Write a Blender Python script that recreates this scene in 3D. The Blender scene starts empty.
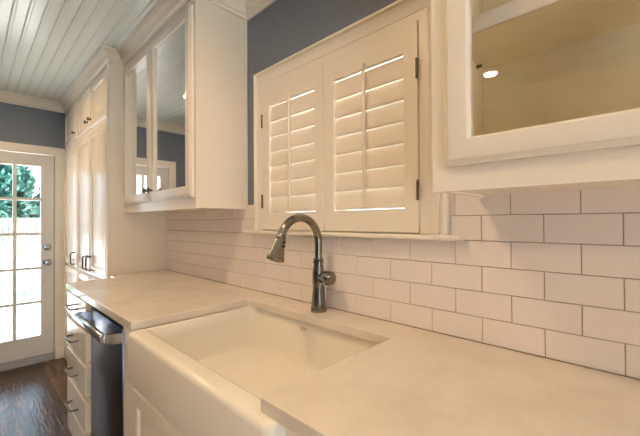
import bpy, bmesh, math, random
from mathutils import Vector, Matrix
random.seed(7)
C = bpy.context.scene.collection
PI = math.pi

# ------------------------------------------------------------------ measurements (metres; x along the sink wall, y into it, z up)
D = 1.032          # face of the sink wall
CT = 0.939         # top of the countertop
CB = 0.909         # underside of the countertop
XE = -4.086        # face of the end wall
YP = 0.661         # face frame of the tall pantry
XP = -2.594        # side panel of the pantry
CEIL = 2.44
YU = 0.745         # face frame of the wall cabinets
ZU = 1.354         # underside of the wall cabinets
XL = -1.532        # right side of the left wall cabinet
XR = -0.362        # left side of the right wall cabinet
YO = -3.80         # wall behind the camera
XO = 2.20          # wall far right

# ------------------------------------------------------------------ materials
def mat(name, col, rough=.5, metal=0., spec=.5, coat=0.):
    m = bpy.data.materials.new(name); m.use_nodes = True
    b = m.node_tree.nodes['Principled BSDF']
    b.inputs['Base Color'].default_value = (*col, 1); b.inputs['Roughness'].default_value = rough
    b.inputs['Metallic'].default_value = metal; b.inputs['Specular IOR Level'].default_value = spec
    b.inputs['Coat Weight'].default_value = coat
    return m
def nodes(m): return m.node_tree.nodes, m.node_tree.links, m.node_tree.nodes['Principled BSDF']
def noise_mix(m, scale, c1, c2, detail=4, stretch=(1,1,1), lo=.35, hi=.65, bump=0., rough=None):
    n, l, b = nodes(m)
    tc = n.new('ShaderNodeTexCoord'); mp = n.new('ShaderNodeMapping'); mp.inputs['Scale'].default_value = stretch
    nz = n.new('ShaderNodeTexNoise'); nz.inputs['Scale'].default_value = scale; nz.inputs['Detail'].default_value = detail
    cr = n.new('ShaderNodeValToRGB')
    cr.color_ramp.elements[0].position = lo; cr.color_ramp.elements[1].position = hi
    cr.color_ramp.elements[0].color = (*c1, 1); cr.color_ramp.elements[1].color = (*c2, 1)
    l.new(tc.outputs['Object'], mp.inputs['Vector']); l.new(mp.outputs[0], nz.inputs['Vector'])
    l.new(nz.outputs['Fac'], cr.inputs['Fac']); l.new(cr.outputs[0], b.inputs['Base Color'])
    if bump:
        bp = n.new('ShaderNodeBump'); bp.inputs['Strength'].default_value = bump; bp.inputs['Distance'].default_value = .002
        l.new(nz.outputs['Fac'], bp.inputs['Height']); l.new(bp.outputs[0], b.inputs['Normal'])
    return m
M = {}
M['paint'] = noise_mix(mat('cream_cabinet_paint', (.87,.785,.66), .24), 3, (.86,.775,.65), (.88,.795,.67))
M['trim'] = noise_mix(mat('cream_trim_paint', (.87,.795,.68), .38), 3, (.86,.785,.67), (.88,.805,.69))
M['shutter'] = noise_mix(mat('shutter_paint', (.87,.785,.66), .40), 3, (.86,.775,.65), (.88,.795,.67))
M['ceiling'] = noise_mix(mat('white_beadboard_paint', (.86,.92,.89), .24), 2, (.855,.915,.885), (.865,.925,.895))
M['wall'] = noise_mix(mat('slate_wall_paint', (.185,.205,.245), .5), 40, (.18,.20,.24), (.19,.21,.25), bump=.05)
M['tile'] = noise_mix(mat('glazed_white_tile', (.88,.79,.725), .12), 5, (.87,.78,.715), (.89,.80,.735))
M['grout'] = noise_mix(mat('tan_grout', (.42,.34,.26), .9), 60, (.40,.32,.24), (.45,.37,.29))
M['quartz'] = noise_mix(mat('cream_quartz', (.71,.64,.55), .09), 9, (.66,.59,.505), (.73,.66,.57), detail=8, lo=.3, hi=.6)
M['fireclay'] = noise_mix(mat('white_fireclay', (.80,.75,.66), .12, coat=.3), 3, (.79,.74,.65), (.81,.76,.67))
M['steel'] = noise_mix(mat('brushed_dark_steel', (.25,.225,.19), .2, 1.), 60, (.235,.21,.175), (.265,.24,.205), stretch=(1,1,.1))
M['chrome'] = noise_mix(mat('satin_nickel', (.36,.38,.41), .22, 1.), 50, (.34,.36,.39), (.38,.40,.43))
M['darkmetal'] = noise_mix(mat('aged_pewter_pull', (.16,.15,.14), .35, 1.), 50, (.14,.13,.12), (.18,.17,.16))
M['appliance'] = noise_mix(mat('blue_tinted_stainless', (.16,.21,.34), .30, 1.), 25, (.15,.20,.33), (.17,.22,.35), stretch=(1,1,.05))  # blue tint in the metal colour stands for reflected daylight
M['applsteel'] = noise_mix(mat('appliance_handle_steel', (.60,.61,.62), .22, 1.), 40, (.58,.59,.60), (.62,.63,.64), stretch=(.1,1,1))
M['dark'] = mat('dark_recess', (.03,.03,.03), .6)
M['brass'] = noise_mix(mat('dark_hinge_metal', (.20,.16,.11), .4, 1.), 50, (.18,.14,.10), (.22,.18,.12))
M['doorpaint'] = noise_mix(mat('exterior_door_paint', (.72,.70,.66), .35), 3, (.71,.69,.65), (.73,.71,.67))
M['sillmetal'] = noise_mix(mat('grey_threshold', (.40,.41,.43), .4), 20, (.38,.39,.41), (.42,.43,.45))
M['interior'] = noise_mix(mat('yellow_tinted_lining', (.84,.72,.45), .45), 8, (.82,.70,.43), (.86,.74,.47), stretch=(1,1,6))  # yellow in this colour stands for warm bounced light inside the cabinet
M['rail'] = noise_mix(mat('bare_maple_edge', (.62,.45,.27), .5), 12, (.58,.41,.24), (.66,.49,.30), stretch=(1,1,8))

def glass(name, rmin, gain, tint=(1,1,1)):
    # thin pane: see-through with a mirror share that grows towards grazing angles
    m = bpy.data.materials.new(name); m.use_nodes = True
    n, l = m.node_tree.nodes, m.node_tree.links
    n.clear()
    out = n.new('ShaderNodeOutputMaterial'); mx = n.new('ShaderNodeMixShader')
    tr = n.new('ShaderNodeBsdfTransparent'); tr.inputs[0].default_value = (*tint, 1)
    gl = n.new('ShaderNodeBsdfGlossy'); gl.inputs['Roughness'].default_value = .0
    gl.inputs['Color'].default_value = (1,1,1,1)
    lw = n.new('ShaderNodeLayerWeight'); lw.inputs['Blend'].default_value = .5
    fr = n.new('ShaderNodeMath'); fr.operation = 'POWER'; fr.inputs[1].default_value = 4.
    l.new(lw.outputs['Facing'], fr.inputs[0])
    ma = n.new('ShaderNodeMath'); ma.operation = 'MULTIPLY_ADD'; ma.use_clamp = True
    ma.inputs[1].default_value = gain; ma.inputs[2].default_value = rmin
    l.new(fr.outputs[0], ma.inputs[0]); l.new(ma.outputs[0], mx.inputs[0])
    l.new(tr.outputs[0], mx.inputs[1]); l.new(gl.outputs[0], mx.inputs[2]); l.new(mx.outputs[0], out.inputs[0])
    return m
M['glass'] = glass('clear_pane_glass', .045, .9)
M['coated'] = glass('reflective_pane_glass', .55, 1.5, (.6,.6,.6))

def wood_floor():
    m = mat('dark_hardwood_floor', (.1,.06,.03), .22, spec=.32); n, l, b = nodes(m)
    tc = n.new('ShaderNodeTexCoord')
    br = n.new('ShaderNodeTexBrick'); br.offset = .37; br.inputs['Scale'].default_value = 1
    br.inputs['Brick Width'].default_value = 1.1; br.inputs['Row Height'].default_value = .095
    br.inputs['Mortar Size'].default_value = .0015; br.inputs['Bias'].default_value = 0
    br.inputs['Color1'].default_value = (.25,.25,.25,1); br.inputs['Color2'].default_value = (.9,.9,.9,1)
    br.inputs['Mortar'].default_value = (0,0,0,1)
    l.new(tc.outputs['Object'], br.inputs['Vector'])
    mp = n.new('ShaderNodeMapping'); mp.inputs['Scale'].default_value = (2.5, 22, 1)
    nz = n.new('ShaderNodeTexNoise'); nz.inputs['Scale'].default_value = 1.8; nz.inputs['Detail'].default_value = 8
    nz.inputs['Distortion'].default_value = 1.6
    l.new(tc.outputs['Object'], mp.inputs[0]); l.new(mp.outputs[0], nz.inputs['Vector'])
    cr = n.new('ShaderNodeValToRGB'); e = cr.color_ramp.elements
    e[0].position = .33; e[0].color = (.025,.013,.007,1); e[1].position = .68; e[1].color = (.21,.10,.04,1)
    l.new(nz.outputs['Fac'], cr.inputs[0])
    mx = n.new('ShaderNodeMix'); mx.data_type = 'RGBA'; mx.blend_type = 'MULTIPLY'; mx.inputs[0].default_value = .75
    l.new(cr.outputs[0], mx.inputs[6]); l.new(br.outputs['Color'], mx.inputs[7]); l.new(mx.outputs[2], b.inputs['Base Color'])
    bp = n.new('ShaderNodeBump'); bp.inputs['Strength'].default_value = .5; bp.inputs['Distance'].default_value = .004
    l.new(nz.outputs['Fac'], bp.inputs['Height']); l.new(bp.outputs[0], b.inputs['Normal'])
    return m
M['floor'] = wood_floor()
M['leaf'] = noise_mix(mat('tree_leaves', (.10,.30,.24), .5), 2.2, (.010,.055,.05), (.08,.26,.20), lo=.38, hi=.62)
M['bark'] = noise_mix(mat('tree_bark', (.12,.09,.07), .9), 12, (.09,.07,.05), (.16,.12,.09))
M['fence'] = noise_mix(mat('pale_fence_boards', (.19,.17,.155), .8), 6, (.15,.135,.12), (.23,.21,.19), stretch=(1,6,.4))
M['patio'] = noise_mix(mat('shadow_patched_concrete', (.60,.58,.60), .85), .55, (.06,.065,.07), (.68,.67,.66), detail=5, lo=.34, hi=.44)  # dark noise patches paint shadows into the pale ground colour
M['grass'] = noise_mix(mat('grass_blades', (.16,.32,.18), .8), 6, (.10,.24,.13), (.24,.42,.24))
def emit(name, col, s):
    m = bpy.data.materials.new(name); m.use_nodes = True
    n, l = m.node_tree.nodes, m.node_tree.links; n.clear()
    o = n.new('ShaderNodeOutputMaterial'); e = n.new('ShaderNodeEmission')
    e.inputs[0].default_value = (*col, 1); e.inputs[1].default_value = s; l.new(e.outputs[0], o.inputs[0]); return m
M['lamp'] = emit('lamp_lens', (1,.80,.52), 14)

# ------------------------------------------------------------------ mesh helpers
class MB:
    def __init__(s): s.v = []; s.f = []
    def add(s, verts, faces):
        o = len(s.v); s.v += [tuple(p) for p in verts]; s.f += [tuple(o+i for i in f) for f in faces]; return s
    def box(s, x0, x1, y0, y1, z0, z1):
        x0, x1 = min(x0,x1), max(x0,x1); y0, y1 = min(y0,y1), max(y0,y1); z0, z1 = min(z0,z1), max(z0,z1)
        return s.add([(x0,y0,z0),(x1,y0,z0),(x1,y1,z0),(x0,y1,z0),(x0,y0,z1),(x1,y0,z1),(x1,y1,z1),(x0,y1,z1)],
                     [(0,3,2,1),(4,5,6,7),(0,1,5,4),(1,2,6,5),(2,3,7,6),(3,0,4,7)])
    def cbox(s, x0, x1, y0, y1, z0, z1, c):
        # box whose -y face edges are chamfered by c
        v = [(x0,y1,z0),(x1,y1,z0),(x1,y1,z1),(x0,y1,z1), (x0,y0+c,z0),(x1,y0+c,z0),(x1,y0+c,z1),(x0,y0+c,z1),
             (x0+c,y0,z0+c),(x1-c,y0,z0+c),(x1-c,y0,z1-c),(x0+c,y0,z1-c)]
        f = [(8,9,10,11),(0,3,2,1)]
        for i in range(4):
            j = (i+1) % 4; f += [(i,j,4+j,4+i),(4+i,4+j,8+j,8+i)]
        return s.add(v, f)
    def rings(s, rings, close=True, cap0=False, cap1=False):
        n = len(rings[0]); v = [p for r in rings for p in r]; f = []
        for k in range(len(rings)-1):
            for i in range(n if close else n-1):
                j = (i+1) % n; f.append((k*n+i, k*n+j, (k+1)*n+j, (k+1)*n+i))
        if cap0: f.append(tuple(range(n))[::-1])
        if cap1: f.append(tuple((len(rings)-1)*n+i for i in range(n)))
        return s.add(v, f)
    def rectsweep(s, x0, x1, z0, z1, prof, y, fill=False):
        # moulding profile (inset, rise towards the room) mitred round a rectangle facing -y
        rs = [[(x0+d,y-h,z0+d),(x1-d,y-h,z0+d),(x1-d,y-h,z1-d),(x0+d,y-h,z1-d)] for d, h in prof]
        return s.rings(rs, cap1=fill)
    def lathe(s, prof, c=(0,0,0), axis=(0,0,1), seg=32, caps=True):
        a = Vector(axis).normalized(); u = a.orthogonal().normalized(); w = a.cross(u); c = Vector(c)
        rs = [[c + a*h + (u*math.cos(2*PI*i/seg)+w*math.sin(2*PI*i/seg))*max(r,1e-4) for i in range(seg)] for r, h in prof]
        return s.rings(rs, cap0=caps, cap1=caps)
    def tube(s, pts, rad, seg=16, caps=True):
        pts = [Vector(p) for p in pts]; rs = []
        u = None
        for i, p in enumerate(pts):
            t = (pts[min(i+1,len(pts)-1)] - pts[max(i-1,0)]).normalized()
            u = t.orthogonal().normalized() if u is None else (u - t*u.dot(t)).normalized()
            w = t.cross(u); r = rad[i] if isinstance(rad, (list, tuple)) else rad
            rs.append([p + (u*math.cos(2*PI*k/seg)+w*math.sin(2*PI*k/seg))*r for k in range(seg)])
        return s.rings(rs, cap0=caps, cap1=caps)
    def pathsweep(s, path, prof, side=1):
        # profile (out, z) swept along a plan polyline with mitred corners, ends capped
        rs = []
        for i, p in enumerate(path):
            p = Vector(p)
            dirs = []
            if i > 0: dirs.append((p - Vector(path[i-1])).normalized())
            if i < len(path)-1: dirs.append((Vector(path[i+1]) - p).normalized())
            nn = [Vector((d.y, -d.x))*side for d in dirs]
            if len(nn) == 2:
                b = (nn[0]+nn[1]); b = b / (1 + nn[0].dot(nn[1]))
            else: b = nn[0]
            rs.append([(p.x+b.x*o, p.y+b.y*o, z) for o, z in prof])
        return s.rings(rs, cap0=True, cap1=True)
    def build(s, name, m, parent=None, bevel=0., smooth=35, seg=2):
        me = bpy.data.meshes.new(name); me.from_pydata(s.v, [], s.f); me.validate()
        bm = bmesh.new(); bm.from_mesh(me); bmesh.ops.recalc_face_normals(bm, faces=bm.faces)
        if bevel:
            bmesh.ops.bevel(bm, geom=list(bm.edges), offset=bevel, segments=seg, affect='EDGES', profile=.5, clamp_overlap=True)
        bm.to_mesh(me); bm.free(); me.materials.append(m)
        if smooth:
            me.shade_smooth(); me.set_sharp_from_angle(angle=math.radians(smooth))
        o = bpy.data.objects.new(name, me); C.objects.link(o)
        if parent is not None:
            o.parent = parent; o.matrix_parent_inverse = parent.matrix_basis.inverted()
        return o
def tag(o, label, cat, group=None, kind=None):
    o['label'] = label; o['category'] = cat
    if group: o['group'] = group
    if kind: o['kind'] = kind
    return o
def thing(name, label, cat, loc, group=None):
    o = bpy.data.objects.new(name, None); C.objects.link(o); o.location = loc; o.empty_display_size = .05
    return tag(o, label, cat, group)
def struct(o, label, cat):
    o['kind'] = 'structure'; return tag(o, label, cat)
def dup(root, delta, label, group=None):
    r = root.copy(); C.objects.link(r); r.location = Vector(root.location) + Vector(delta); r['label'] = label
    if group: r['group'] = group
    for ch in list(root.children):
        c = ch.copy(); C.objects.link(c); c.parent = r; c.matrix_parent_inverse = ch.matrix_parent_inverse.copy()
        for g in list(ch.children):
            d = g.copy(); C.objects.link(d); d.parent = c
    return r

# ------------------------------------------------------------------ room shell
T = .14
fl = MB().box(XE-.0, XO, YO, D, -.08, 0).build('floor', M['floor'], smooth=0)
struct(fl, 'dark brown hardwood plank floor with bluish reflections by the door', 'floor')

# ceiling: boards running along x with V grooves between them
cb = MB(); pitch = .0625; y = .165 - pitch*40; prof = []
while y < D + .1:
    prof += [(y-.0045, CEIL), (y, CEIL+.007), (y+.0045, CEIL)]
    prof += [(y+.012, CEIL), (y+.014, CEIL+.0015), (y+.016, CEIL)]
    y += pitch
prof = [(YO-.1, CEIL)] + [p for p in prof if YO-.1 < p[0] < D+.1] + [(D+.14, CEIL), (D+.14, CEIL+.1), (YO-.1, CEIL+.1)]
cb.rings([[(x, a, b) for a, b in prof] for x in (XE-T, XO+T)], cap0=True, cap1=True)
struct(cb.build('ceiling', M['ceiling'], smooth=0), 'white beadboard ceiling with boards running towards the door', 'ceiling')

WX0, WX1, WZ0, WZ1 = -1.355, -.545, 1.262, 1.930     # window opening
wb = MB()
wb.box(XE-T, WX0, D, D+T, 0, CEIL).box(WX1, XO+T, D, D+T, 0, CEIL).box(WX0, WX1, D, D+T, 0, WZ0).box(WX0, WX1, D, D+T, WZ1, CEIL)
struct(wb.build('wall_back', M['wall'], smooth=0), 'dark grey painted wall behind the sink and window', 'wall')
DY0, DY1, DZ1 = -.19, .582, 1.935
we = MB()
we.box(XE-T, XE, DY1, D, 0, CEIL).box(XE-T, XE, YO, DY0, 0, CEIL).box(XE-T, XE, DY0, DY1, DZ1, CEIL)
struct(we.build('wall_end', M['wall'], smooth=0), 'slate blue end wall around the glazed door', 'wall')
# wall behind the camera
wf = MB().box(XE-T, XO+T, YO-T, YO, 0, CEIL)
struct(wf.build('wall_front', M['wall'], smooth=0), 'grey wall opposite the sink', 'wall')
QY0, QY1, QZ1 = -1.45, -.05, 2.12      # opening in the right wall for the added daylight door
wr = MB().box(XO, XO+T, YO, QY0, 0, CEIL).box(XO, XO+T, QY1, D, 0, CEIL).box(XO, XO+T, QY0, QY1, QZ1, CEIL)
struct(wr.build('wall_right', M['wall'], smooth=0), 'grey wall at the right end of the kitchen', 'wall')

# crown mouldings
def crown_prof(h=.088, p=.058, zt=CEIL):
    z0 = zt - h
    return [(0, zt), (0, z0), (.012, z0), (.013, z0+.010), (.009, z0+.014), (.009, z0+.019), (.017, z0+.023), (.020, z0+.034), (.028, z0+.048),
            (.040, z0+.058), (.043, z0+.060), (.043, z0+.066), (.052, z0+.067), (.057, z0+.073), (p, z0+.080), (p, zt)]
cr = MB().pathsweep([(XE,YP),(XP,YP),(XP,YU),(XL,YU),(XL,D),(XR,D),(XR,YU),(XO,YU)], crown_prof())
struct(cr.build('trim_1', M['trim'], smooth=25), 'cream crown moulding along the tops of the cabinets', 'crown moulding')
cr = MB().pathsweep([(XE,YO),(XE,YP)], crown_prof())
struct(cr.build('trim_2', M['trim'], smooth=25), 'cream crown moulding on the slate end wall above the door', 'crown moulding')
cr = MB().pathsweep([(XO,YO),(XE,YO)], crown_prof())
struct(cr.build('trim_3', M['trim'], smooth=25), 'cream crown moulding on the wall opposite the sink', 'crown moulding')

# ------------------------------------------------------------------ tiled backsplash
HP = .0762; X0 = -.0477
rowz = [CT, CT+.0723] + [CT+.0723+.07305*k for k in range(1,7)]
g = .0011
tb = MB()
def clip_tile(a, b, z0, z1):
    if b - a < .006 or z1 - z0 < .006: return
    tb.cbox(a, b, D-.008, D-.001, z0, z1, .0012)
for r in range(6):
    z0, z1 = rowz[r]+g, rowz[r+1]-g
    x = X0 + HP*2*9 + (0 if r % 2 == 0 else HP)
    while x > XP - .2:
        a, b = x - 2*HP + g, x - g
        a2, b2 = max(a, XP+.003), min(b, 1.25)
        if b2 > a2:
            # the window casing interrupts the upper two rows
            if z0 > 1.22 and b2 > -1.437 and a2 < -.443:
                clip_tile(a2, min(b2,-1.437), z0, z1)
                clip_tile(max(a2,-.443), b2, z0, z1)
            else: clip_tile(a2, b2, z0, z1)
        x -= 2*HP
bs = struct(tb.build('wall_backsplash', M['tile'], smooth=0), 'cream glazed subway tile backsplash above the countertop', 'backsplash')
gb = MB().box(XP, 1.25, D-.0045, D, CT-.02, 1.2285).box(XP, -1.437, D-.0045, D, 1.2285, rowz[6]).box(-.443, 1.25, D-.0045, D, 1.2285, rowz[6])
gb.build('grout', M['grout'], bs, smooth=0)

# ------------------------------------------------------------------ window with casing, stool and glass
cp = [(0,0),(0,.030),(.006,.034),(.012,.034),(.016,.024),(.022,.022),(.026,.026),(.032,.022),(.058,.018),(.064,.013),(.067,.013),(.067,0)]
fr = bpy.data.objects.new('window_1', None); C.objects.link(fr); fr.location = (-.95, D, 1.24)
struct(fr, 'cream cased window over the sink closed by shutters', 'window')
# three-sided casing built as two legs and a head
def casing3(x0, x1, z0, z1, prof, y):
    rs = []
    for d, h in prof:
        rs.append([(x0+d, y-h, z0), (x0+d, y-h, z1-d), (x1-d, y-h, z1-d), (x1-d, y-h, z0)])
    m = MB(); m.rings(rs, close=False)
    return m
casing3(-1.435, -.445, 1.245, 2.027, cp, D).build('casing', M['trim'], fr, smooth=25)
MB().box(-1.504, -.397, D-.052, D-.0005, 1.2305, 1.246).build('stool', M['trim'], fr, bevel=.004)
j = MB()
j.box(WX0-.016, WX0, D-.012, D+T, WZ0-.01, WZ1+.012).box(WX1, WX1+.03, D-.012, D+T, WZ0-.01, WZ1+.012)
j.box(WX0, WX1, D-.012, D+T, WZ1, WZ1+.012).box(WX0, WX1, D-.004, D+T, WZ0-.018, WZ0)
j.build('jamb', M['trim'], fr, smooth=0)
q = MB().box(-.5365, -.505, D-.018, D-.001, 1.247, 1.966).box(-1.376, -1.3695, D-.018, D-.001, 1.247, 1.966).box(-1.3695, -.5365, D-.016, D-.001, 1.9385, 1.966)
q.build('shutter_frame', M['trim'], fr, smooth=0)
s = MB()
for a, b in ((WX0, WX0+.04), (WX1-.04, WX1), (-.97, -.93)): s.box(a, b, D+.08, D+.115, WZ0, WZ1)
for a, b in ((WZ0, WZ0+.03), (WZ1-.014, WZ1), (1.58, 1.61)): s.box(WX0, WX1, D+.082, D+.113, a, b)
s.build('sash', M['trim'], fr, smooth=0)
MB().box(WX0+.02, WX1-.02, D+.095, D+.099, WZ0+.02, WZ1-.02).build('pane', M['glass'], fr, smooth=0)

# plantation shutters
def shutter(x0, x1, hinge_side, label):
    z0, z1 = 1.251, 1.936; ya, yb = D-.026, D-.002
    yb2 = ya + .026
    r = thing('plantation_shutter', label, 'shutter', ((x0+x1)/2, D-.014, z0), 'shutters over the sink')
    a, b = x0+.052, x1-.050; lz0, lz1 = 1.330, 1.845
    MB().box(x0, a, ya, yb2, z0, z1).box(b, x1, ya, yb2, z0, z1).box(a, b, ya, yb2, lz1, z1).box(a, b, ya, yb2, z0, lz0)\
        .build('frame', M['shutter'], r, smooth=0)
    n = 7; p = (lz1-lz0-.009)/n
    for k in range(n):
        zc = lz0 + .0045 + p*(k+.5)
        lv = MB(); L = p+.006; th = .0045; ang = math.radians(82)
        prof = []
        for t in range(16):
            q = 2*PI*t/16
            u, w = math.cos(q)*L/2, math.sin(q)*th
            # long axis nearly vertical, top edge leaning towards the glass
            prof.append((w*math.sin(ang)+u*math.cos(ang), u*math.sin(ang)-w*math.cos(ang)))
        yc = ya + .014
        lv.rings([[(xx, yc+py, zc+pz) for py, pz in prof] for xx in (a+.0025, b-.0015)], cap0=True, cap1=True)
        lv.build('louver', M['shutter'], r, smooth=50)
    xc = (a+b)/2 - .004
    MB().box(xc-.0065, xc+.0065, ya-.011, ya-.001, lz0+.012, lz1+.018).build('tilt_rod', M['shutter'], r, bevel=.003)
    hx = x0 if hinge_side < 0 else x1
    for hz in (1.388, 1.779):
        h = MB().lathe([(.0045,-.026),(.0045,.026)], (hx, ya-.003, hz), seg=12)
        h.lathe([(.003,.026),(.0055,.029),(.003,.033)], (hx, ya-.003, hz), seg=12).lathe([(.003,-.033),(.0055,-.029),(.003,-.026)], (hx, ya-.003, hz), seg=12)
        h.build('hinge', M['brass'], r)
    return r
shutter(-1.368, -.9545, -1, 'cream louvered shutter panel on the left half of the window, hinged beside the glass cabinet')
shutter(-.9525, -.538, 1, 'cream louvered shutter panel over the right half of the window, behind the faucet')

# ------------------------------------------------------------------ glazed door in the end wall, with casing
dr = bpy.data.objects.new('door_1', None); C.objects.link(dr); dr.location = (XE, .2, 0)
struct(dr, 'pale exterior door with fifteen glass panes and nickel locks', 'door')
dx0, dx1 = XE-.052, XE-.010
sy0, sy1, sz0, sz1 = -.180, .572, .066, 1.926
gy = [-.085, .477]; gz = [.246, 1.816]
d = MB()
d.box(dx0, dx1, sy0, gy[0], sz0, sz1).box(dx0, dx1, gy[1], sy1, sz0, sz1).box(dx0, dx1, gy[0], gy[1], gz[1], sz1).box(dx0, dx1, gy[0], gy[1], sz0, gz[0])
d.build('door_slab', M['doorpaint'], dr, smooth=0)
mu = MB()
for yy in (.2945, .1005):
    mu.box(dx0+.004, dx1-.002, yy-.013, yy+.013, *gz)
for zz in (1.509, 1.189, .870, .556):
    mu.box(dx0+.005, dx1-.003, gy[0], gy[1], zz-.012, zz+.012)
mu.box(dx1, dx1+.006, gy[0]-.012, gy[0], gz[0]-.012, gz[1]+.012).box(dx1, dx1+.006, gy[1], gy[1]+.010, gz[0]-.012, gz[1]+.012)
mu.box(dx1, dx1+.006, gy[0], gy[1], gz[1], gz[1]+.010).box(dx1, dx1+.006, gy[0], gy[1], gz[0]-.012, gz[0])
mu.build('muntin_grid', M['doorpaint'], dr, smooth=0)
MB().box(XE-.034, XE-.029, gy[0]-.005, gy[1]+.005, gz[0]-.005, gz[1]+.005).build('pane', M['glass'], dr, smooth=0)
b = MB().lathe([(.030,0),(.030,.006),(.026,.012),(.016,.014),(.016,.018),(.012,.020)], (dx1, .524, 1.063), (1,0,0))
b.box(dx1+.012, dx1+.030, .519, .529, 1.045, 1.081); b.build('deadbolt', M['chrome'], dr)
MB().lathe([(.032,0),(.032,.006),(.026,.010),(.012,.012),(.011,.030),(.020,.036),(.028,.046),(.029,.056),(.022,.064),(.008,.067)],
           (dx1, .524, .922), (1,0,0)).build('door_knob', M['chrome'], dr)
th = MB().box(XE-T, XE+.006, DY0, DY1+.06, .0, .040).box(XE-T, XE-.02, DY0, DY1, .040, .063)
th.build('threshold', M['sillmetal'], dr, smooth=0)
jm = MB().box(XE-T, XE, DY0-.001, sy0-.003, 0, DZ1).box(XE-T, XE, sy1+.006, DY1+.001, 0, DZ1).box(XE-T, XE, DY0, DY1, sz1+.006, DZ1+.001)
jm.box(XE-T, XE-.056, sy1-.010, DY1, .06, DZ1).box(XE-T, XE-.056, DY0, sy0+.010, .06, DZ1)
jm.build('jamb', M['trim'], dr, smooth=0)
# casing (facing +x)
ccp = [(0,0),(0,.020),(.006,.024),(.012,.022),(.020,.018),(.060,.014),(.068,.010),(.074,.010),(.074,0)]
rs = [[(XE+h, DY0-.068+dd, .0), (XE+h, DY0-.068+dd, 2.005-dd), (XE+h, .656-dd, 2.005-dd), (XE+h, .656-dd, .0)] for dd, h in ccp]
MB().rings(rs, close=False).build('casing', M['trim'], dr, smooth=25)
MB().box(XE, XE+.026, .580, .657, 0, .105).build('plinth', M['trim'], dr, bevel=.002)
bb = MB().box(XE, XE+.014, YO, DY0-.07, 0, .11)
struct(bb.build('baseboard_end', M['trim'], bevel=.002), 'cream baseboard left of the glazed door', 'baseboard')

# unseen glazed door added at the right end to brighten the ceiling
d2 = bpy.data.objects.new('fill_light_door', None); C.objects.link(d2); d2.location = (XO, (QY0+QY1)/2, 0)
struct(d2, 'wide glazed door added out of view to brighten the ceiling', 'door')
m_ = MB()
for a, b_ in ((QY0, QY0+.07), (QY1-.07, QY1), (-.78, -.72)): m_.box(XO+.04, XO+.10, a, b_, 0, QZ1)
m_.box(XO+.04, XO+.10, QY0, QY1, 0, .12).box(XO+.04, XO+.10, QY0, QY1, QZ1-.08, QZ1)
m_.build('door_frame', M['doorpaint'], d2, smooth=0)
MB().box(XO+.068, XO+.073, QY0+.03, QY1-.03, .05, QZ1-.03).build('pane', M['glass'], d2, smooth=0)
m_ = MB().box(XO-.02, XO, QY0-.08, QY0, 0, QZ1+.08).box(XO-.02, XO, QY1, QY1+.08, 0, QZ1+.08).box(XO-.02, XO, QY0, QY1, QZ1, QZ1+.08)
m_.build('casing', M['trim'], d2, smooth=0)

# ------------------------------------------------------------------ cabinet joinery
FRAME = [(0,0),(0,.011),(.002,.013),(.006,.013),(.007,.016),(.010,.0165),(.012,.019),(.015,.020),(.050,.020)]
RAISED = [(0,0),(0,.012),(.003,.016),(.008,.018),(.050,.018),(.054,.010),(.060,.008),(.066,.009),(.088,.016),(.092,.017)]
def raised_door(parent, x0, x1, z0, z1, y, name='door', scale=1.):
    p = [(a*scale if a > .008 else a, h) for a, h in RAISED]
    return MB().rectsweep(x0, x1, z0, z1, p, y, fill=True).build(name, M['paint'], parent, smooth=25)
def glass_door(parent, x0, x1, z0, z1, y, gm, st=.056):
    pr = FRAME[:-1] + [(st-.006,.020),(st,.012),(st,.0)]
    dd = MB().rectsweep(x0, x1, z0, z1, pr, y).build('door', M['paint'], parent, smooth=25)
    MB().box(x0+st-.004, x1-st+.004, y-.010, y-.006, z0+st-.004, z1-st+.004).build('pane', gm, dd, smooth=0)
    return dd
def bar_pull(parent, p0, p1, out, r=.005, m=None):
    # bar with two posts standing off the face by out (towards -y)
    p0, p1 = Vector(p0), Vector(p1); o = Vector((0,-out,0)); dr_ = (p1-p0).normalized()
    k = MB().tube([p0, p0+o*.6, p0+o*.9+dr_*.004, p0+o+dr_*.012, p1+o-dr_*.012, p1+o*.9-dr_*.004, p1+o*.6, p1], r, 10)
    return k.build('handle', m or M['darkmetal'], parent)
def knob(parent, x, y, z, m=None):
    return MB().lathe([(.007,0),(.006,.010),(.008,.014),(.014,.018),(.015,.022),(.012,.027),(.004,.029)], (x,y,z), (0,-1,0), 20).build('knob', m or M['darkmetal'], parent)

# tall pantry next to the door
pa = thing('pantry_cabinet', 'tall cream pantry with raised panel doors between the glazed door and the countertop', 'cabinet', ((XE+XP)/2, .85, 0))
b = MB().box(XE+.001, XP, YP+.001, D, .0, CEIL-.001)
b.build('body', M['paint'], pa, smooth=0)
MB().box(XE+.001, XP-.002, YP-.014, YP, .0, .10).build('plinth', M['paint'], pa, bevel=.002)
dx = [(-4.00,-3.505),(-3.485,-3.062),(-3.050,-2.622)]
for i, (a, b_) in enumerate(dx):
    e = raised_door(pa, a, b_, 2.005, 2.325, YP)
    kx = b_-.045 if i < 2 else a+.045
    knob(e, kx, YP-.018, 2.060)
    e = raised_door(pa, a, b_, .912, 1.965, YP)
    hx = b_-.045 if i < 2 else a+.045
    bar_pull(e, (hx, YP-.018, .935), (hx, YP-.018, 1.035), .034, .0055)
    e = raised_door(pa, a, b_, .125, .885, YP)
MB().box(XP-.018, XP+.002, YP-.018, YP+.0005, .0, CEIL-.09).build('corner_stile', M['paint'], pa, bevel=.002)

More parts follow.
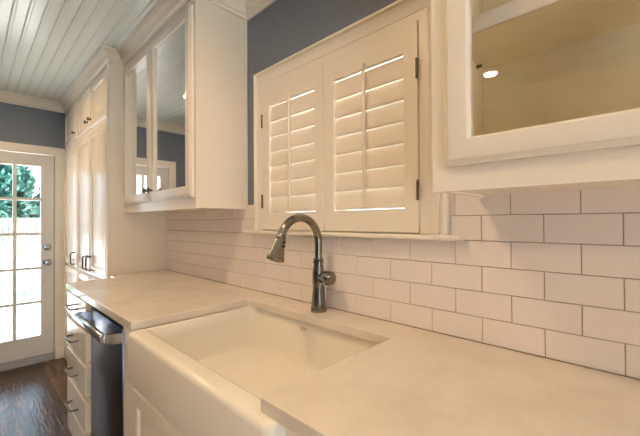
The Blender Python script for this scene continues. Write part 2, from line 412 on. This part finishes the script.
# glass-fronted wall cabinet left of the window
gl = thing('wall_cabinet', 'cream wall cabinet with two mirror-like glass doors hanging left of the window', 'cabinet', ((XP+XL)/2, D, ZU))
b = MB()
x0, x1 = XP+.001, XL
ys = YU+.018
b.box(x0, x1-.018, ys, D, ZU+.004, ZU+.022).box(x0, x1-.018, ys, D, 2.33, CEIL-.001)
b.box(x0, x0+.018, ys, D, ZU+.022, 2.33).box(x1-.018, x1, ys, D, ZU+.002, CEIL-.001).box(x0+.018, x1-.018, D-.02, D-.0005, ZU+.022, 2.33)
b.box(x0, x0+.05, YU, YU+.018, ZU, 2.36).box(x1-.035, x1, YU, YU+.018, ZU, 2.36).box(x0+.05, x1-.035, YU, YU+.018, ZU, 1.42)
b.box(x0+.05, x1-.035, YU, YU+.018, 2.30, 2.36).box(x0, x1, YU, YU+.018, 2.36, CEIL-.001).box(-2.075, -2.035, YU, YU+.018, 1.42, 2.30)
b.build('body', M['paint'], gl, smooth=0)
MB().box(x0+.02, x1-.02, YU+.03, D-.025, 1.86, 1.88).build('shelf', M['paint'], gl, smooth=0)
MB().box(XL-.004, XL+.003, D-.020, D-.0095, ZU, 2.36).build('scribe_strip', M['paint'], gl, smooth=0)
for a, b_, kx in ((-2.542,-2.0575,-2.082),(-2.0495,-1.551,-2.025)):
    e = glass_door(gl, a, b_, 1.408, 2.318, YU, M['coated'])
    knob(e, kx, YU-.020, 1.470)

# glass-fronted wall cabinet right of the window
gr = thing('wall_cabinet', 'cream wall cabinet with clear glass door and inner shelf, hanging right of the window', 'cabinet', (.2, D, ZU))
b = MB(); x0, x1 = XR, .72
b.box(x0+.018, x1-.018, ys, D, ZU+.006, ZU+.060).box(x0+.018, x1-.018, ys, D, 2.33, CEIL-.001)
b.box(x0, x0+.018, ys, D, ZU+.002, CEIL-.001).box(x1-.018, x1, ys, D, ZU+.002, CEIL-.001).box(x0+.018, x1-.018, D-.010, D-.0005, ZU+.06, 2.33)
b.box(x0, x0+.045, YU, YU+.018, ZU, 2.36).box(x1-.045, x1, YU, YU+.018, ZU, 2.36).box(x0+.045, x1-.045, YU, YU+.018, ZU, 1.425)
b.box(x0+.045, x1-.045, YU, YU+.018, 2.30, 2.36).box(x0, x1, YU, YU+.018, 2.36, CEIL-.001).box(.155, .20, YU, YU+.018, 1.425, 2.30)
b.build('body', M['paint'], gr, smooth=0)
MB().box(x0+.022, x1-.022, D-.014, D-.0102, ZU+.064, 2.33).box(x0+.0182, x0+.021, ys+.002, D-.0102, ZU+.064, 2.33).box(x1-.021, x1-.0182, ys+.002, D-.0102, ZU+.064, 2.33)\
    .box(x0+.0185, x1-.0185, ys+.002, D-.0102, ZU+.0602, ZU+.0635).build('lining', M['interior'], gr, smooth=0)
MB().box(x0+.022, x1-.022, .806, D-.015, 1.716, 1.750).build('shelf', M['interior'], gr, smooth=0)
MB().box(x0+.022, x1-.022, .799, .8055, 1.715, 1.751).build('shelf_edge', M['paint'], gr, bevel=.001)
for zz in (1.708,):
    for yy in (.86, .97):
        MB().lathe([(.004,0),(.004,.012),(.003,.014)], (x0+.0205, yy, zz), (1,0,0), 10).build('shelf_pin', M['brass'], gr)
for a, b_, kx in ((-.328,.172,.14),(.180,.690,.21)):
    e = glass_door(gr, a, b_, 1.407, 2.318, YU, M['glass'], .057)
    knob(e, kx, YU-.020, 1.470)

# ------------------------------------------------------------------ countertop (one slab with the sink cut-out)
SX0, SX1, SY1 = -1.319, -.567, .888
xa, xb, y0l, y0r = -2.462, 1.25, .400, .410
outline = []
def arc(cx, cy, r, a0, a1, n=6): return [(cx+r*math.cos(math.radians(a0+(a1-a0)*i/n)), cy+r*math.sin(math.radians(a0+(a1-a0)*i/n))) for i in range(n+1)]
outline += arc(xa+.012, y0l+.012, .012, 180, 270)
outline += [(SX0, y0l)] + arc(SX0+.018, SY1-.018, .018, 180, 90) + arc(SX1-.018, SY1-.018, .018, 90, 0)
outline += [(SX1, y0r)] + [(xb, y0r), (xb, D-.0085), (XP+.0135, D-.0085), (XP+.0135, .655), (xa, .655)]
bm = bmesh.new()
vs = [bm.verts.new((x, y, CT)) for x, y in outline]
f = bm.faces.new(vs); ext = bmesh.ops.extrude_face_region(bm, geom=[f])
for v in ext['geom']:
    if isinstance(v, bmesh.types.BMVert): v.co.z = CB
bmesh.ops.recalc_face_normals(bm, faces=bm.faces)
top_e = [e for e in bm.edges if abs(e.verts[0].co.z-CT) < 1e-5 and abs(e.verts[1].co.z-CT) < 1e-5]
bmesh.ops.bevel(bm, geom=top_e, offset=.003, segments=2, affect='EDGES', profile=.5)
me = bpy.data.meshes.new('countertop'); bm.to_mesh(me); bm.free(); me.materials.append(M['quartz'])
ct = bpy.data.objects.new('countertop', me); C.objects.link(ct)
tag(ct, 'pale cream quartz countertop running along the tiled wall around the sink', 'countertop')

# ------------------------------------------------------------------ farmhouse sink
def rrect(x0, x1, y0, y1, r, z, n=6):
    pts = []
    for cx, cy, a in ((x1-r,y0+r,-90),(x1-r,y1-r,0),(x0+r,y1-r,90),(x0+r,y0+r,180)):
        pts += [(px, py, z) for px, py in arc(cx, cy, r, a, a+90, n)]
    return pts
def rr(o, r, z):      # outer body ring inset by o
    return rrect(-1.326+o, -.512-o, .386+o, .93-o, r, z)
def ri(o, r, z):      # inner basin ring inset by o
    return rrect(-1.302+o, -.560-o, .446+o, .905-o, r, z)
rings = [rr(.0,.022,.742), rr(.0,.022,.892), rr(.002,.022,.900), rr(.006,.022,.9055), rr(.012,.020,.908), rr(.018,.02,.9085)]
rings += [ri(-.010,.030,.9085), ri(-.004,.030,.907), ri(.0,.030,.902), ri(.004,.034,.86), ri(.010,.040,.76), ri(.016,.046,.735), ri(.026,.05,.724), ri(.040,.05,.7195), ri(.20,.02,.716)]
sm = MB().rings(rings, cap0=True, cap1=True)
sko = sm.build('farmhouse_sink', M['fireclay'], smooth=60)
tag(sko, 'white fireclay apron front sink set into the countertop below the faucet', 'sink')
# drain
dg = MB().lathe([(.045,0),(.045,.003),(.038,.004),(.034,.001),(.010,.001)], (-.93, .675, .7165), seg=28)
dg.build('drain', M['chrome'], sko)
# small oval maker's mark on the back of the basin
ov = MB(); cx, cz, yb_ = -.971, .874, .9015
def oval(a, b_, yy): return [(cx+a*math.cos(2*PI*i/28), yy, cz+b_*math.sin(2*PI*i/28)) for i in range(28)]
ov.rings([oval(.016,.0075,yb_+.002), oval(.016,.0075,yb_-.0006), oval(.0125,.005,yb_-.0006), oval(.0125,.005,yb_+.002)])
ov.box(cx-.008, cx+.008, yb_-.0006, yb_+.002, cz-.0015, cz+.0015)
ov.build('emblem', mat('grey_glaze_print', (.42,.37,.31), .3), sko)

# ------------------------------------------------------------------ faucet
FX, FY = -.940, .957
fa = thing('kitchen_faucet', 'dark stainless gooseneck pull-down faucet behind the sink', 'faucet', (FX, FY, CT))
MB().lathe([(.0315,0),(.0315,.006),(.029,.009),(.0305,.012),(.0305,.017),(.027,.021)], (FX,FY,CT)).build('base', M['steel'], fa)
MB().lathe([(.0285,.020),(.0275,.035),(.0250,.060),(.0230,.085),(.0230,.100),(.0240,.110),(.0240,.150),(.0215,.162),(.0190,.178),(.0180,.186)], (FX,FY,CT)).build('body', M['steel'], fa)
MB().lathe([(.017,.184),(.0215,.188),(.0215,.194),(.017,.197),(.0205,.200),(.0195,.205),(.0150,.209)], (FX,FY,CT)).build('collar', M['steel'], fa)
cy, cz, R = FY-.095, 1.208, .095
pts = [(FX,FY,CT+.205), (FX,FY,1.17), (FX,FY,1.19)]
for k in range(0, 33):
    a = math.radians(163*k/32); pts.append((FX, cy+R*math.cos(a), cz+R*math.sin(a)))
MB().tube(pts, .0150, 20).build('spout', M['steel'], fa)
p = Vector(pts[-1]); dv = (Vector(pts[-1])-Vector(pts[-2])).normalized()
hd = MB().lathe([(.0150,-.002),(.0190,.001),(.0190,.006),(.0165,.009),(.0180,.020),(.0220,.042),(.0275,.064),(.0315,.078),(.0320,.084),(.0300,.087),(.022,.088),(.020,.084)], p, dv, 28)
hd.build('spray_head', M['steel'], fa)
bt = MB()
for q in (.020, .034):
    bt.lathe([(.0055,0),(.0055,.005),(.003,.0065)], p+dv*q+Vector((0,.0,0))+Vector((.015+q*.12,.006,0)), (1,.3,.1), 12)
bt.build('spray_button', M['steel'], fa)
# lever on the right side: round hub with a paddle curling forward
lv = MB().lathe([(.017,.0),(.020,.010),(.0205,.022),(.0255,.032),(.0275,.048),(.0245,.064),(.014,.073),(.004,.075)], (FX+.010,FY,CT+.132), (1,-.10,.05), 24)
lv.build('lever_hub', M['steel'], fa)
lp = [(FX+.064,FY-.004,CT+.134),(FX+.078,FY-.014,CT+.135),(FX+.080,FY-.028,CT+.132),(FX+.078,FY-.046,CT+.126),(FX+.072,FY-.060,CT+.119)]
MB().tube(lp, [.008,.0085,.0075,.0065,.004], 12).build('lever', M['steel'], fa)

# ------------------------------------------------------------------ base cabinets, drawers, dishwasher
ZF = .904
YB = .437
# drawer unit at the left end
db = thing('drawer_cabinet', 'cream base cabinet of four drawers at the end of the counter by the door', 'cabinet', (-2.22, .7, 0))
MB().box(-2.448, -2.000, YB, .650, .100, ZF).box(-2.448, -2.000, .650, D-.01, .1, ZF).box(-2.440, -2.000, YB+.05, D-.01, 0, .100).build('body', M['paint'], db, smooth=0)
for z0, z1, pz in ((.772,.897,.838),(.602,.744,.672),(.432,.574,.494),(.254,.404,.314)):
    e = MB().cbox(-2.452, -2.003, YB-.032, YB-.0005, z0, z1, .005)
    e = e.build('drawer', M['paint'], db, smooth=25)
    bar_pull(e, (-2.295, YB-.032, pz), (-2.165, YB-.032, pz), .034, .0050)
MB().cbox(-2.452, -2.003, YB-.030, YB-.0005, .105, .236, .004).build('bottom_rail', M['paint'], db, smooth=25)

# dishwasher
dw = thing('dishwasher', 'dark stainless dishwasher with a thick bar handle between the drawers and the sink cabinet', 'dishwasher', (-1.74, .7, 0))
MB().box(-1.992, -1.494, .450, D-.02, .04, ZF-.004).build('tub', M['dark'], dw, smooth=0)
MB().box(-1.990, -1.496, .424, .449, .125, .872).build('door', M['appliance'], dw, bevel=.003)
MB().box(-1.990, -1.496, .430, .449, .874, .902).build('control_strip', M['dark'], dw, bevel=.002)
MB().box(-1.985, -1.500, .470, .490, .0, .118).build('toe_kick', M['dark'], dw, smooth=0)
hb = MB().tube([(-1.968,.360,.846),(-1.968+.004,.360,.846),(-1.502,.360,.846),(-1.498,.360,.846)], [.013,.0155,.0155,.013], 20).build('handle', M['applsteel'], dw)
for xx in (-1.966, -1.504):
    m_ = MB()
    rs = []
    for yy, za, zb in ((.362,.834,.860),(.375,.826,.862),(.400,.820,.860),(.4235,.818,.858)):
        rs.append([(xx-.014,yy,za),(xx+.014,yy,za),(xx+.014,yy,zb),(xx-.014,yy,zb)])
    m_.rings(rs, cap0=True, cap1=True).build('bracket', M['applsteel'], hb, smooth=30)
MB().box(-1.975, -1.925, .4215, .4245, .262, .268).build('badge', M['chrome'], dw, smooth=0)

# sink base
sb = thing('sink_cabinet', 'cream sink base cabinet with raised panel doors under the white apron', 'cabinet', (-.94, .7, 0))
b = MB().box(-1.492, -1.329, YB-.010, YB+.010, .1, ZF).box(-.509, -.46, YB-.010, YB+.010, .1, ZF).box(-1.329, -.509, YB-.010, YB+.010, .1, .738)
b.box(-1.492, -1.474, YB+.010, D-.01, .1, ZF).box(-.478, -.46, YB+.010, D-.01, .1, ZF).box(-1.474, -.478, YB+.010, D-.03, .1, .118)
b.box(-1.474, -.478, D-.03, D-.01, .1, ZF).box(-1.49, -.46, YB+.05, D-.01, 0, .1)
b.build('body', M['paint'], sb, smooth=0)
for a, b_, hx in ((-1.335,-.935,-.985),(-.925,-.480,-.875)):
    e = raised_door(sb, a, b_, .125, .700, YB-.010)
    bar_pull(e, (hx, YB-.028, .55), (hx, YB-.028, .65), .034)
# base cabinet right of the sink
rb = thing('base_cabinet', 'cream base cabinet under the countertop right of the sink', 'cabinet', (.4, .7, 0))
MB().box(-.456, 1.24, YB-.002, D-.01, .1, ZF).box(-.456, 1.24, YB+.05, D-.01, 0, .1).build('body', M['paint'], rb, smooth=0)
for k in range(3):
    a = -.44 + k*.56; b_ = a + .545
    e = MB().cbox(a, b_, YB-.022, YB-.0025, .765, .890, .005).build('drawer', M['paint'], rb, smooth=25)
    bar_pull(e, ((a+b_)/2-.06, YB-.022, .828), ((a+b_)/2+.06, YB-.022, .828), .034)
    e = raised_door(rb, a, b_, .125, .745, YB-.002)
    bar_pull(e, (a+.045, YB-.020, .60), (a+.045, YB-.020, .70), .034)

# ------------------------------------------------------------------ recessed ceiling lights
POW = 8
def can(x, y, label, p=POW):
    r = thing('recessed_light', label, 'ceiling light', (x, y, CEIL), 'recessed ceiling lights')
    MB().lathe([(.072,.0),(.072,-.004),(.066,-.007),(.056,-.006),(.052,.0)], (x,y,CEIL), (0,0,1), 36, caps=False).build('trim_ring', M['trim'], r)
    MB().lathe([(.052,-.0035),(.001,-.0035)], (x,y,CEIL), (0,0,1), 36, caps=False).build('lens', M['lamp'], r)
    l = bpy.data.lights.new('can', 'AREA'); l.shape = 'DISK'; l.size = .09; l.energy = p; l.color = (1,.665,.37); l.spread = math.radians(160)
    o = bpy.data.objects.new('can_lamp', l); C.objects.link(o); o.location = (x, y, CEIL-.012); o.parent = r
    o.matrix_parent_inverse = Matrix.Translation(-Vector(r.location))
    return r
can(-.95, .11, 'recessed ceiling light in front of the sink window')
can(-3.03, .055, 'recessed ceiling light in front of the tall pantry')
can(-.90, -1.376, 'recessed ceiling light behind the photographer, across from the sink', 14)
can(-3.0, -1.376, 'recessed ceiling light across from the pantry near the far corner', 2)
can(1.1, .11, 'recessed ceiling light at the right end of the sink counter', 4.5)
can(1.1, -1.376, 'recessed ceiling light in the rear right of the kitchen', 20)
can(-2.75, -3.1, 'recessed ceiling light near the wall far behind the photographer', 8)
can(1.1, -3.1, 'recessed ceiling light in the far rear right corner of the room', 8)

# ------------------------------------------------------------------ outside
gd = MB().box(-40, 14, -20, 20, -.30, -.15).build('ground', M['patio'], smooth=0)
struct(gd, 'pale concrete patio outside the glazed door', 'ground')
st = MB().box(XE-T-1.5, XE-T, -2.2, 2.6, -.15, -.02).build('doorstep', M['patio'], bevel=.01)
st['kind'] = 'structure'; tag(st, 'pale concrete landing just outside the door', 'step')
fe = thing('garden_fence', 'pale vertical board fence across the yard beyond the door', 'fence', (-18.4, 0, -.15))
fb = MB(); y = -9.
while y < 9:
    fb.box(-18.42, -18.40, y, y+.150, -.10, 1.50+random.uniform(-.006,.006)); y += .172
fb.box(-18.46, -18.42, -9, 9, .15, .24).box(-18.46, -18.42, -9, 9, 1.15, 1.24)
fb.build('boards', M['fence'], fe, smooth=0)
for k in range(8):
    MB().box(-18.56, -18.46, -9+2.4*k, -8.9+2.4*k, -.15, 1.45).build('post', M['fence'], fe, bevel=.005)
def leaf_cloud(mb, c, rad, n, size):
    for _ in range(n):
        while True:
            q = Vector((random.uniform(-1,1), random.uniform(-1,1), random.uniform(-1,1)))
            if .35 < q.length < 1: break
        q = q.normalized()*q.length**.5
        p = Vector(c) + Vector((q.x*rad[0], q.y*rad[1], q.z*rad[2]))
        a = Vector((random.gauss(0,1), random.gauss(0,1), random.gauss(0,1))).normalized(); b = a.orthogonal().normalized()
        w = size*random.uniform(.6,1.4)
        mb.add([p-a*w, p+b*w*.5, p+a*w, p-b*w*.5], [(0,1,2,3)])
def tree(x, y, h, r, label, n=1500):
    t = thing('garden_tree', label, 'tree', (x, y, -.15), 'trees beyond the fence')
    MB().tube([(x,y,-.15),(x+.05,y,h*.3),(x,y+.1,h*.6),(x+.05,y,h*.8)], [.16,.12,.09,.04], 10).build('trunk', M['bark'], t)
    mb = MB()
    for k in range(7):
        a = 2*PI*k/7
        leaf_cloud(mb, (x+math.cos(a)*r*.5, y+math.sin(a)*r*.5, h*(.42+.08*(k % 4))), (r*.62, r*.62, h*.22), n//8, .16)
    leaf_cloud(mb, (x, y, h*.78), (r*.6, r*.6, h*.24), n//8, .16)
    leaf_cloud(mb, (x, y, h*.28), (r*.85, r*.85, h*.25), n//4, .16)
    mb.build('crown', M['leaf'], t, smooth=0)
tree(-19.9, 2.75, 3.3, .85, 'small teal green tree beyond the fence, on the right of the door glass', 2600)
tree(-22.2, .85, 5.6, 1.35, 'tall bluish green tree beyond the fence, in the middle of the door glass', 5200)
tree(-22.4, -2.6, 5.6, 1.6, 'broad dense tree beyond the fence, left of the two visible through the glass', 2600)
gs = MB()
for _ in range(1400):
    x, y = random.gauss(-9.0,.22), random.uniform(-1.5, 1.05); h = random.uniform(.04,.12); a = random.uniform(0,PI)
    dxx, dyy = math.cos(a)*.012, math.sin(a)*.012
    gs.add([(x-dxx,y-dyy,-.15),(x+dxx,y+dyy,-.15),(x+random.uniform(-.03,.03),y+random.uniform(-.03,.03),-.15+h)], [(0,1,2)])
gso = gs.build('grass', M['grass'], smooth=0); tag(gso, 'narrow strip of green grass in the pale patio', 'grass', kind='stuff')

# ------------------------------------------------------------------ daylight
w = bpy.data.worlds.new('daylight'); bpy.context.scene.world = w; w.use_nodes = True
bgn = w.node_tree.nodes['Background']; bgn.inputs[0].default_value = (.62,.82,1.,1); bgn.inputs[1].default_value = 4.2
sl = bpy.data.lights.new('sun', 'SUN'); sl.energy = 40.0; sl.angle = math.radians(1.5); sl.color = (1,.96,.88)
so = bpy.data.objects.new('sun', sl); C.objects.link(so)
so.rotation_euler = Vector((-.22, .30, -.90)).to_track_quat('-Z', 'Y').to_euler()

# ------------------------------------------------------------------ camera
f_px, yaw, pit, rol = 342.5456, math.radians(44.1791), math.radians(.5116), math.radians(-.3787)
F = Vector((-math.sin(yaw)*math.cos(pit), math.cos(yaw)*math.cos(pit), math.sin(pit)))
Rv = Vector((math.cos(yaw), math.sin(yaw), 0)); Uv = Rv.cross(F)
R2 = Rv*math.cos(rol) + Uv*math.sin(rol); U2 = -Rv*math.sin(rol) + Uv*math.cos(rol)
cam = bpy.data.cameras.new('camera'); cam.sensor_fit = 'HORIZONTAL'; cam.sensor_width = 36; cam.lens = f_px*36/640; cam.clip_start = .02; cam.clip_end = 200
co = bpy.data.objects.new('camera', cam); C.objects.link(co)
co.matrix_world = Matrix(((R2.x,U2.x,-F.x,0),(R2.y,U2.y,-F.y,0),(R2.z,U2.z,-F.z,1.290024),(0,0,0,1)))
sc = bpy.context.scene; sc.camera = co
sc.view_settings.view_transform = 'Standard'; sc.view_settings.look = 'None'; sc.view_settings.gamma = 1; sc.view_settings.exposure = .10
sc.view_settings.use_curve_mapping = False
try:
    sc.cycles.max_bounces = 14; sc.cycles.diffuse_bounces = 8; sc.cycles.transparent_max_bounces = 16; sc.cycles.use_denoising = True
except Exception: pass
